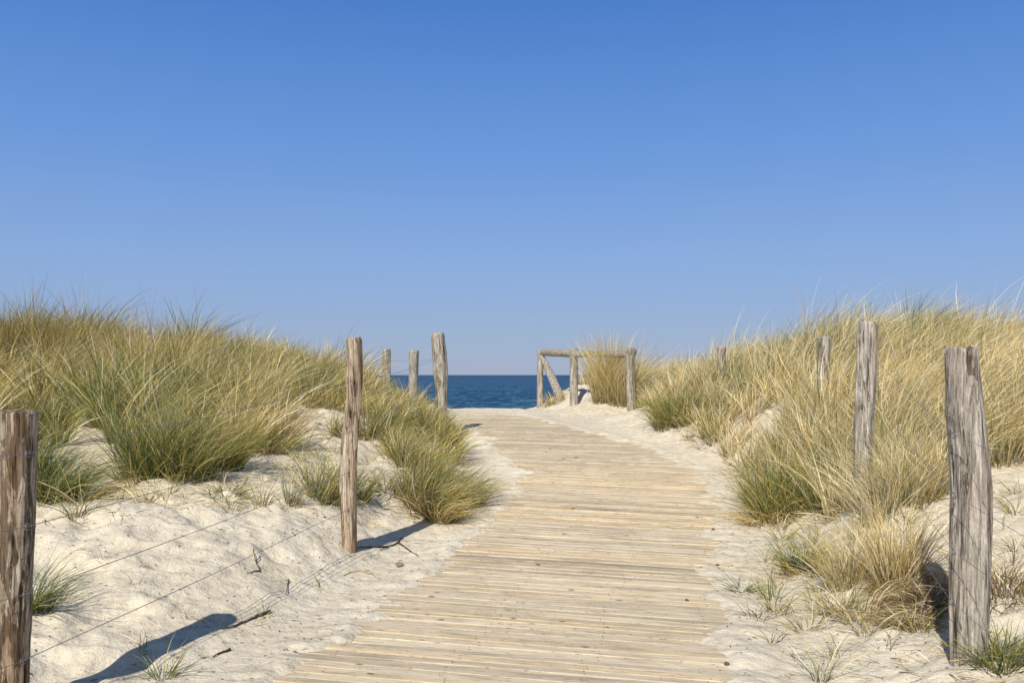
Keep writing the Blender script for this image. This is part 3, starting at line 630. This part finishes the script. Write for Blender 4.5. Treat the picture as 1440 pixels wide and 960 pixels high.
# ------------------------------------------------------------------ posts
def post_mesh(name, mat, pts, rad, seed, rough=.07, square=0.0, parent=None, origin=None, n=36, rings=64, chip=.02, bulges=()):
    """pts: world points of the axis from foot to top; rad: radius at each"""
    P = np.array([tuple(p) for p in pts]); R = np.array(rad, float)
    tt = np.linspace(0, 1, rings + 1); s = np.linspace(0, 1, len(P))
    axisp = np.stack([np.interp(tt, s, P[:, k]) for k in range(3)], -1); rr = np.interp(tt, s, R)
    th = np.linspace(0, 2 * np.pi, n, endpoint=False)
    T = P[-1] - P[0]; Ln = np.linalg.norm(T); T = T / Ln
    a = np.cross(T, (0, 1, 0.01)); a /= np.linalg.norm(a); b = np.cross(T, a)
    V = []
    for i in range(rings + 1):
        zz = tt[i] * Ln
        c, sn = np.cos(th), np.sin(th)
        lob = perlin(c * 1.1 + seed * 7.7, sn * 1.1 + zz * 1.3, seed) * 1.3 + perlin(c * 2.6 + seed, sn * 2.6 + zz * .9 + 9, seed + 1) * .6
        gp = np.abs(perlin(c * 3.2 + .15 * math.sin(zz * 5) + seed, sn * 3.2 + zz * .8 + seed, seed + 2)); gq = np.abs(perlin(c * 1.3 + .1 * math.sin(zz * 3) + seed * 3, sn * 1.3 + zz * .35, seed + 5))
        fadeg = min(1, (1 - tt[i]) * 14 + .12)
        groove = -(np.maximum(0, .13 - gp) * 3.6 + np.maximum(0, .045 - gq) * 34) * fadeg
        k = 1 + rough * (lob + groove)
        if square: k *= 1 + square * (np.maximum(np.abs(c), np.abs(sn)) * -1 + .85)
        for (bz, bt, br, amp) in bulges:
            k += amp * np.exp(-((zz - bz * Ln) / br) ** 2) * np.exp(-(((th - bt + np.pi) % (2 * np.pi) - np.pi) / .8) ** 2)
        r = rr[i] * k * (1 - .10 * (tt[i] > .999))
        ring = axisp[i] + np.outer(c * r, a) + np.outer(sn * r, b)
        if i >= rings - 1: ring = ring + np.outer(chip * perlin(c * 2 + seed, sn * 2, seed + 3), T)
        V.append(ring)
    last = V[-1]; cen = last.mean(0)
    V.append(cen + (last - cen) * .55 - T * .004); V.append(cen + (last - cen) * .12 + T * .002)
    m = len(V); V = np.concatenate(V)
    idx = np.arange(m * n).reshape(m, n)
    q = np.stack([idx[:-1], np.roll(idx[:-1], -1, 1), np.roll(idx[1:], -1, 1), idx[1:]], -1).reshape(-1, 4)[:, ::-1]
    if origin is not None: V = V - np.array(origin)
    o = mesh_np(name, V, q.copy(), mat, parent=parent, smooth=True)
    # sharp rim at the cut top
    try:
        me = o.data; sm = np.ones(len(me.polygons), bool); sm[(rings - 1) * n:] = False; me.polygons.foreach_set('use_smooth', sm)
    except Exception: pass
    if origin is not None and parent is None: o.location = origin
    return o
def post(Y, pix, label, mat, seed, group=None, dy=None, staples=(), **kw):
    """pix: (px, py, width px) from the top down; the last one is carried .25 m into the sand"""
    pts = [at(x, y, Y) for x, y, w in pix][::-1]; rad = [w * PXM(Y) / 2 for x, y, w in pix][::-1]
    foot = pts[0].copy(); foot.z = min(foot.z, float(height(foot.x, foot.y))) - .25
    pts = [foot] + pts; rad = [rad[0] * 1.02] + rad
    root = (foot.x, foot.y, float(height(foot.x, foot.y)))
    # even the spacing
    P = np.array([tuple(p) for p in pts]); d = np.r_[0, np.cumsum(np.linalg.norm(np.diff(P, axis=0), axis=1))]; t = np.linspace(0, d[-1], 14)
    P2 = np.stack([np.interp(t, d, P[:, k]) for k in range(3)], -1); R2 = np.interp(t, d, rad)
    o = post_mesh('fence_post', mat, P2, R2, seed, origin=root, **kw)
    props(o, label, 'fence post', group)
    for (px, py) in staples:
        p = at(px, py, Y - rad[2] * 1.02) ; g = Geo()
        q = p - Vector(root)
        g.tube([q + Vector((0, .02, .012)), q + Vector((0, -.004, .010)), q + Vector((0, -.007, 0)), q + Vector((0, -.004, -.010)), q + Vector((0, .02, -.012))], .0022, 6)
        g.build('staple', WIRE, parent=o)
    return o
PG = 'weathered fence posts'
post(3.2, [(27, 577, 50), (26, 640, 49), (23, 720, 50), (20, 800, 49), (16, 900, 47), (14, 1000, 46)], 'thick brown post with peeling bark cut off by the left edge of the photo', WOOD_BROWN, 3, PG, rough=.07, n=64, rings=150,
     staples=[(38, 638), (37, 741), (34, 836), (30, 930)], chip=.006, bulges=[(.42, 4.6, .05, .10), (.86, 4.9, .03, .10)])
post(5.67, [(497.5, 475, 22), (499, 520, 21.5), (498.7, 550, 21), (494, 600, 22), (491, 640, 24.5), (490.8, 693, 25), (491.7, 752, 22.5)], 'slim crooked tan post standing on open sand left of the boardwalk', WOOD_TAN, 8, PG, rough=.13, n=48, rings=130,
     staples=[(497, 536), (494, 606), (490, 664), (490, 716)], bulges=[(.84, 0.0, .03, .3)])
post(11.4, [(615, 468, 18.5), (618, 500, 20), (619.5, 520, 20), (620.5, 540, 17.5), (621.6, 585, 15), (622, 606, 15)], 'knobbly grey post before the sea, tallest of three left of the far boardwalk', WOOD_PALE, 13, PG, rough=.12, bulges=[(.68, 5.5, .05, .3)])
post(13.5, [(582, 492, 14.5), (582, 520, 14), (581.5, 545, 13), (581, 590, 13)], 'short pale post in the grass just left of the knobbly grey post', WOOD_PALE, 21, PG, rough=.1)
post(15.0, [(543, 491, 12.5), (543, 515, 12), (544, 540, 12), (544, 570, 12)], 'small pale post half sunk in grass, farthest left of the distant three', WOOD_PALE, 24, PG, rough=.1)
post(3.5, [(1352, 490, 46), (1356, 560, 49), (1361, 620, 50), (1366, 700, 51), (1364, 790, 49), (1362, 860, 49), (1362, 935, 47)], 'thick grey cracked post standing in sand at the right of the photo', WOOD_GREY, 33, PG, rough=.10, n=72, rings=170,
     staples=[(1343, 612), (1343, 697), (1342, 776), (1338, 846)], bulges=[(.83, .2, .035, .16), (.15, 3.0, .04, .1)])
post(5.7, [(1221, 453, 25), (1221, 480, 26), (1219.5, 520, 27), (1216, 570, 27), (1214, 600, 26), (1212, 715, 25)], 'leaning grey post with flaking wood behind tall straw grass on the right dune', WOOD_GREY, 41, PG, rough=.13, n=48, rings=120, bulges=[(.93, 0.1, .03, .2)])
post(8.5, [(1159, 473, 18), (1158.5, 500, 17.5), (1157, 530, 17), (1155, 592, 16)], 'short tilted pale post sunk in the grass left of the leaning grey post', WOOD_PALE, 47, PG, rough=.12)
post(12.2, [(1014.5, 487, 14), (1014.6, 496, 12), (1014.8, 530, 11.5), (1015, 558, 12)], 'thin light grey post with rounded head alone amid the right dune grass', WOOD_PALE, 52, PG, rough=.08)

# rail fence by the sea: rigidly joined, one thing
def rail_fence():
    r0 = Vector((1.2, 16.5, float(height(1.2, 16.5)))); root = empty('rail_fence', r0)
    props(root, 'weathered grey post and rail fence end with a slanting brace beside the sea', 'fence')
    def pm(name, mat, pl, seed, **kw):
        P = np.array([tuple(p[0]) for p in pl]); R = [p[1] for p in pl]
        d = np.r_[0, np.cumsum(np.linalg.norm(np.diff(P, axis=0), axis=1))]; t = np.linspace(0, d[-1], 10)
        P2 = np.stack([np.interp(t, d, P[:, k]) for k in range(3)], -1); R2 = np.interp(t, d, R)
        return post_mesh(name, mat, P2, R2, seed, parent=root, origin=tuple(r0), n=28, rings=50, **kw)
    Y5, Y6, Y7 = 15.0, 16.5, 18.3
    pm('post', WOOD_GREY, [(at(889, 600, Y5), .09), (at(888, 570, Y5), .085), (at(886, 520, Y5), .075), (at(886, 505, Y5), .08), (at(885.5, 489.5, Y5), .105)], 61, rough=.08, bulges=[(.95, 3.1, .06, .3)])
    pm('post', WOOD_PALE, [(at(807, 592, Y6), .085), (at(807, 540, Y6), .08), (at(807, 489.5, Y6), .08)], 62, rough=.04, square=.25, chip=.005)
    pm('post', WOOD_GREY, [(at(759.5, 575, Y7), .07), (at(759.5, 530, Y7), .065), (at(760, 493, Y7), .068)], 63, rough=.05)
    A = at(763, 495, Y7 - .1); B = at(804, 497, Y6 - .0); Cc = at(884, 498.5, Y5 + .1)
    pm('top_rail', WOOD_PALE, [(A, .075), (A.lerp(B, .5), .078), (at(812, 497.5, Y6 - .1), .072)], 64, rough=.06, bulges=[(.35, 3, .1, .1)])
    pm('top_rail', WOOD_GREY, [(at(803, 498, Y6 + .1), .060), (Cc.lerp(B, .5), .058), (Cc, .058)], 65, rough=.06)
    pm('brace', WOOD_GREY, [(at(762, 501, Y7 - .17), .055), (at(774, 526, Y7 - .5), .085), (at(787, 556, Y7 - 1.0), .095), (at(794, 576, Y7 - 1.05), .085)], 66, rough=.05, square=.2)
rail_fence()

# ------------------------------------------------------------------ wires
def wire(nodes, label, sag=.01, rad=.0016, knots=()):
    P = [at(*n) for n in nodes]; pts = []
    for i in range(len(P) - 1):
        a, b = P[i], P[i + 1]; k = 14; s_ = sag * (b - a).length
        for j in range(k + (i == len(P) - 2)):
            t = j / k; p = a.lerp(b, t); p.z -= s_ * 4 * t * (1 - t) * .5; p.z += .002 * math.sin(9 * t + i); pts.append(p)
    o0 = pts[0].copy(); g = Geo(); g.tube([p - o0 for p in pts], rad, 6); o = g.build('fence_wire', WIRE); o.location = o0
    props(o, label, 'wire', 'fence wires')
    for (i, t) in knots:
        p = P[i].lerp(P[i + 1], t); p.z -= sag * (P[i + 1] - P[i]).length * 2 * t * (1 - t); d = (P[i + 1] - P[i]).normalized(); g = Geo()
        g.tube([p - o0 + d * x for x in (-.012, -.008, 0, .008, .012)], [.002, .0055, .0065, .0055, .002], 8); g.build('knot', WIRE, parent=o)
L0 = (-420, 1.6)
YA, YB, YC = 3.2 - .072, 5.67 - .053, 11.4 - .09
wire([(-900, 700, 1.7), (38, 638, YA), (497, 536, YB), (617, 502, YC), (583, 508, 13.4), (543, 506, 14.9)], 'topmost wire of the left fence running past the crooked post to the far posts', sag=.012, rad=.0017)
wire([(-900, 905, 1.7), (37, 741, YA), (494, 606, YB), (619, 532, YC), (583, 526, 13.4), (543, 522, 14.9)], 'second wire from the top of the left fence', sag=.012)
wire([(-900, 1090, 1.7), (34, 836, YA), (490, 664, YB)], 'third wire from the top of the left fence with a small dark knot', sag=.004, knots=[(1, .72)])
wire([(-900, 1260, 1.7), (30, 930, YA), (490, 716, YB)], 'lowest wire of the left fence close above the sand', sag=.004, knots=[(1, .74)])
YR1, YR2, YR3, YR4, YR5, YR6, YR7 = 3.5 - .08, 5.7 - .065, 8.5 - .065, 12.2 - .07, 15.0 - .09, 16.5 - .09, 18.3 - .07
wire([(2200, 960, 1.7), (1343, 612, YR1), (1219, 492, YR2), (1158, 486, YR3), (1014.6, 499, YR4), (886, 498, YR5)], 'topmost wire of the right fence crossing the big grey post', sag=.012, rad=.0012)
wire([(2200, 1180, 1.7), (1343, 697, YR1), (1217, 548, YR2), (1157, 528, YR3), (1014.8, 532, YR4), (886, 528, YR5), (807, 527, YR6), (759.5, 526, YR7)], 'second wire from the top of the right fence running on to the sea', sag=.012, rad=.0012)
wire([(2200, 1390, 1.7), (1342, 776, YR1), (1215, 604, YR2)], 'third wire from the top of the right fence', sag=.01, rad=.0012)
wire([(2200, 1560, 1.7), (1338, 846, YR1), (1213, 660, YR2)], 'lowest wire of the right fence passing the foot of the big grey post', sag=.01, rad=.0012)

# ------------------------------------------------------------------ small things on the sand
def twig(name, pix, rad, label, cat, lift=.006, mat=TWIG):
    base = ground(*pix[0][0]); g = Geo()
    for line in pix:
        pts = []
        for p in line:
            q = ground(p[0], p[1]); q.z += lift + (p[2] if len(p) > 2 else 0); pts.append(q)
        out = []
        for i in range(len(pts) - 1):
            for j in range(4):
                q = pts[i].lerp(pts[i + 1], j / 4); q.x += rs.uniform(-.004, .004); q.z += rs.uniform(-.002, .004); out.append(q - base)
        out.append(pts[-1] - base); m = len(out)
        g.tube(out, [rad * (1.15 - .8 * i / m) * rs.uniform(.8, 1.2) for i in range(m)], 7)
    o = g.build(name, mat); o.location = base; props(o, label, cat)
twig('twig', [[(380, 862), (362, 868), (345, 876), (325, 884), (311, 886)]], .007, 'long crooked dark twig lying on the sand near the long post shadow', 'twig')
twig('twig', [[(323, 915), (311, 920), (299, 925)]], .006, 'short thick dark twig below the long crooked one', 'twig')
twig('twig', [[(366, 805), (360, 792), (357, 780), (356, 772)], [(360, 792), (367, 783)], [(364, 804), (347, 808)]], .003, 'thin forked twig on the sand under the lowest left wire', 'twig')
twig('root', [[(565, 758), (556, 766), (545, 770), (534, 774)], [(545, 770), (520, 771), (495, 772)], [(560, 764), (575, 775), (588, 783)]], .006, 'dark forked root poking out of the sand right of the crooked post', 'root')
twig('dry_stalk', [[(482, 811), (495, 805), (508, 803), (522, 808), (535, 815)], [(508, 803), (520, 803)]], .0035, 'bleached dry stalk lying bent on the sand beside the boardwalk', 'dry stalk', mat=m_flat('bleached_stalk', (.55, .45, .25)))
twig('twig', [[(406, 817), (404, 828), (402, 838)]], .003, 'tiny dark twig between the crooked post and the long post shadow', 'twig')
def lump(name, p, r, mat, label, cat, seed, flat=.7):
    import bmesh
    bm = bmesh.new(); bmesh.ops.create_icosphere(bm, subdivisions=3, radius=r)
    for v in bm.verts:
        k = 1 + .22 * float(perlin(v.co.x / r * 1.1 + seed, v.co.y / r * 1.1 + v.co.z / r, seed)) + .08 * float(perlin(v.co.x / r * 3, v.co.z / r * 3 + seed, seed + 1))
        v.co = Vector((v.co.x * k * 1.15, v.co.y * k, v.co.z * k * flat))
    me = bpy.data.meshes.new(name); bm.to_mesh(me); bm.free(); me.materials.append(mat)
    for q in me.polygons: q.use_smooth = True
    o = bpy.data.objects.new(name, me); C.objects.link(o); o.location = (p.x, p.y, p.z + r * flat * .7); props(o, label, cat)
lump('pebble', ground(562, 797), .024, STONE, 'round brown pebble on the sand between the crooked post and the boardwalk', 'pebble', 3)
for px, py, r, lab in [(966, 850, .010, 'small brown cone lying on the planks near the right edge'), (1003, 745, .010, 'small brown cone at the sand edge, farthest of three beside the planks'), (1009, 796, .011, 'small brown cone on the sand, middle one of three beside the planks'), (1022, 936, .011, 'dark brown cone at the near right corner of the boardwalk')]:
    p = ground(px, py)
    if px < 990: p.z = float(hp(p.y)) + .014
    lump('pine_cone', p, r, CONE, lab, 'cone', int(px), .8)
# yellow flower in the left dune grass
p = at(416, 547, 8.6); gz = float(height(p.x, p.y)); root = empty('yellow_flower', (p.x, p.y, gz)); props(root, 'single yellow flower among the grass of the left dune', 'flower')
g = Geo(); g.tube([(0, 0, 0), (.01, 0, (p.z - gz) * .5), (0, 0, p.z - gz)], .003, 5); g.build('stem', LEAF, parent=root)
g = Geo()
for k in range(14):
    a = k * 2.4; e = .2 + .5 * (k % 3) / 2; c = Vector((0, 0, p.z - gz)); d = Vector((math.cos(a) * math.cos(e), math.sin(a) * math.cos(e), math.sin(e))); s_ = Vector((-math.sin(a), math.cos(a), 0))
    g.add([c, c + d * .022 + s_ * .010, c + d * .036, c + d * .022 - s_ * .010], [(0, 1, 2, 3)])
g.build('petals', YELLOW, parent=root, smooth=False)
# leafy weed at the crooked post
p = ground(512, 704); root = empty('leafy_weed', p); props(root, 'low weed with broad green leaves in the sand right of the crooked post', 'weed')
g = Geo(); gs = Geo()
for k in range(26):
    a = rs.rand() * 6.28; L_ = .04 + .10 * rs.rand(); h_ = .02 + .08 * rs.rand(); c = Vector((math.cos(a) * L_, math.sin(a) * L_ * .6, h_))
    d = Vector((math.cos(a + rs.randn() * .5), math.sin(a + rs.randn() * .5), .2 * rs.randn())).normalized(); s_ = d.cross(Vector((.2 * rs.randn(), .2 * rs.randn(), 1))).normalized(); w = .014 + .008 * rs.rand(); l = .035 + .02 * rs.rand()
    g.add([c, c + d * l * .4 + s_ * w, c + d * l, c + d * l * .4 - s_ * w], [(0, 1, 2, 3)])
    gs.tube([(0, 0, -.01), c * .6, c], .0015, 4)
g.build('leaves', LEAF, parent=root, smooth=False); gs.build('stems', LEAF, parent=root)

# ------------------------------------------------------------------ light, sky, camera
sc = bpy.context.scene
w = bpy.data.worlds.new('World'); sc.world = w; w.use_nodes = True; nt = w.node_tree; nt.nodes.clear()
sky = nt.nodes.new('ShaderNodeTexSky'); sky.sky_type = 'NISHITA'; sky.sun_disc = False; sky.sun_elevation = EL
sky.sun_rotation = math.pi + AZ; sky.altitude = 0; sky.air_density = 1.0; sky.dust_density = .2; sky.ozone_density = 2.0
bg = nt.nodes.new('ShaderNodeBackground'); bg.inputs['Strength'].default_value = .10
gc = nt.nodes.new('ShaderNodeTexCoord'); sx_ = nt.nodes.new('ShaderNodeSeparateXYZ'); nt.links.new(gc.outputs['Generated'], sx_.inputs[0])
haze = ramp(nt, sx_.outputs['Z'], [(0.0, (3.1, 3.85, 5.6)), (.045, (2.85, 3.95, 6.2)), (.13, (2.4, 3.95, 7.2)), (.26, (1.35, 3.1, 7.2)), (.40, (.66, 2.1, 6.1)), (.55, (.8, 1.7, 4.0)), (1.0, (.7, 1.2, 2.6))])
skm = mix(nt, .88, sky.outputs[0], haze)
wo = nt.nodes.new('ShaderNodeOutputWorld'); nt.links.new(skm, bg.inputs[0]); nt.links.new(bg.outputs[0], wo.inputs[0])
s = bpy.data.lights.new('sun', 'SUN'); s.energy = 5.0; s.angle = math.radians(.53); s.color = (1, .95, .87)
so = bpy.data.objects.new('sun', s); C.objects.link(so)
d = Vector((math.sin(AZ) * math.cos(EL), math.cos(AZ) * math.cos(EL), -math.sin(EL)))   # direction light travels
so.rotation_euler = d.to_track_quat('-Z', 'Y').to_euler()
cam = bpy.data.cameras.new('camera'); cam.sensor_width = 36; cam.lens = 30; cam.shift_y = 47 / 1440; cam.clip_end = 60000; cam.clip_start = .05
co = bpy.data.objects.new('camera', cam); C.objects.link(co); co.location = (0, 0, CAMZ); co.rotation_euler = (math.pi / 2, 0, 0)
sc.camera = co
sc.view_settings.view_transform = 'Standard'; sc.view_settings.look = 'None'; sc.view_settings.exposure = 0
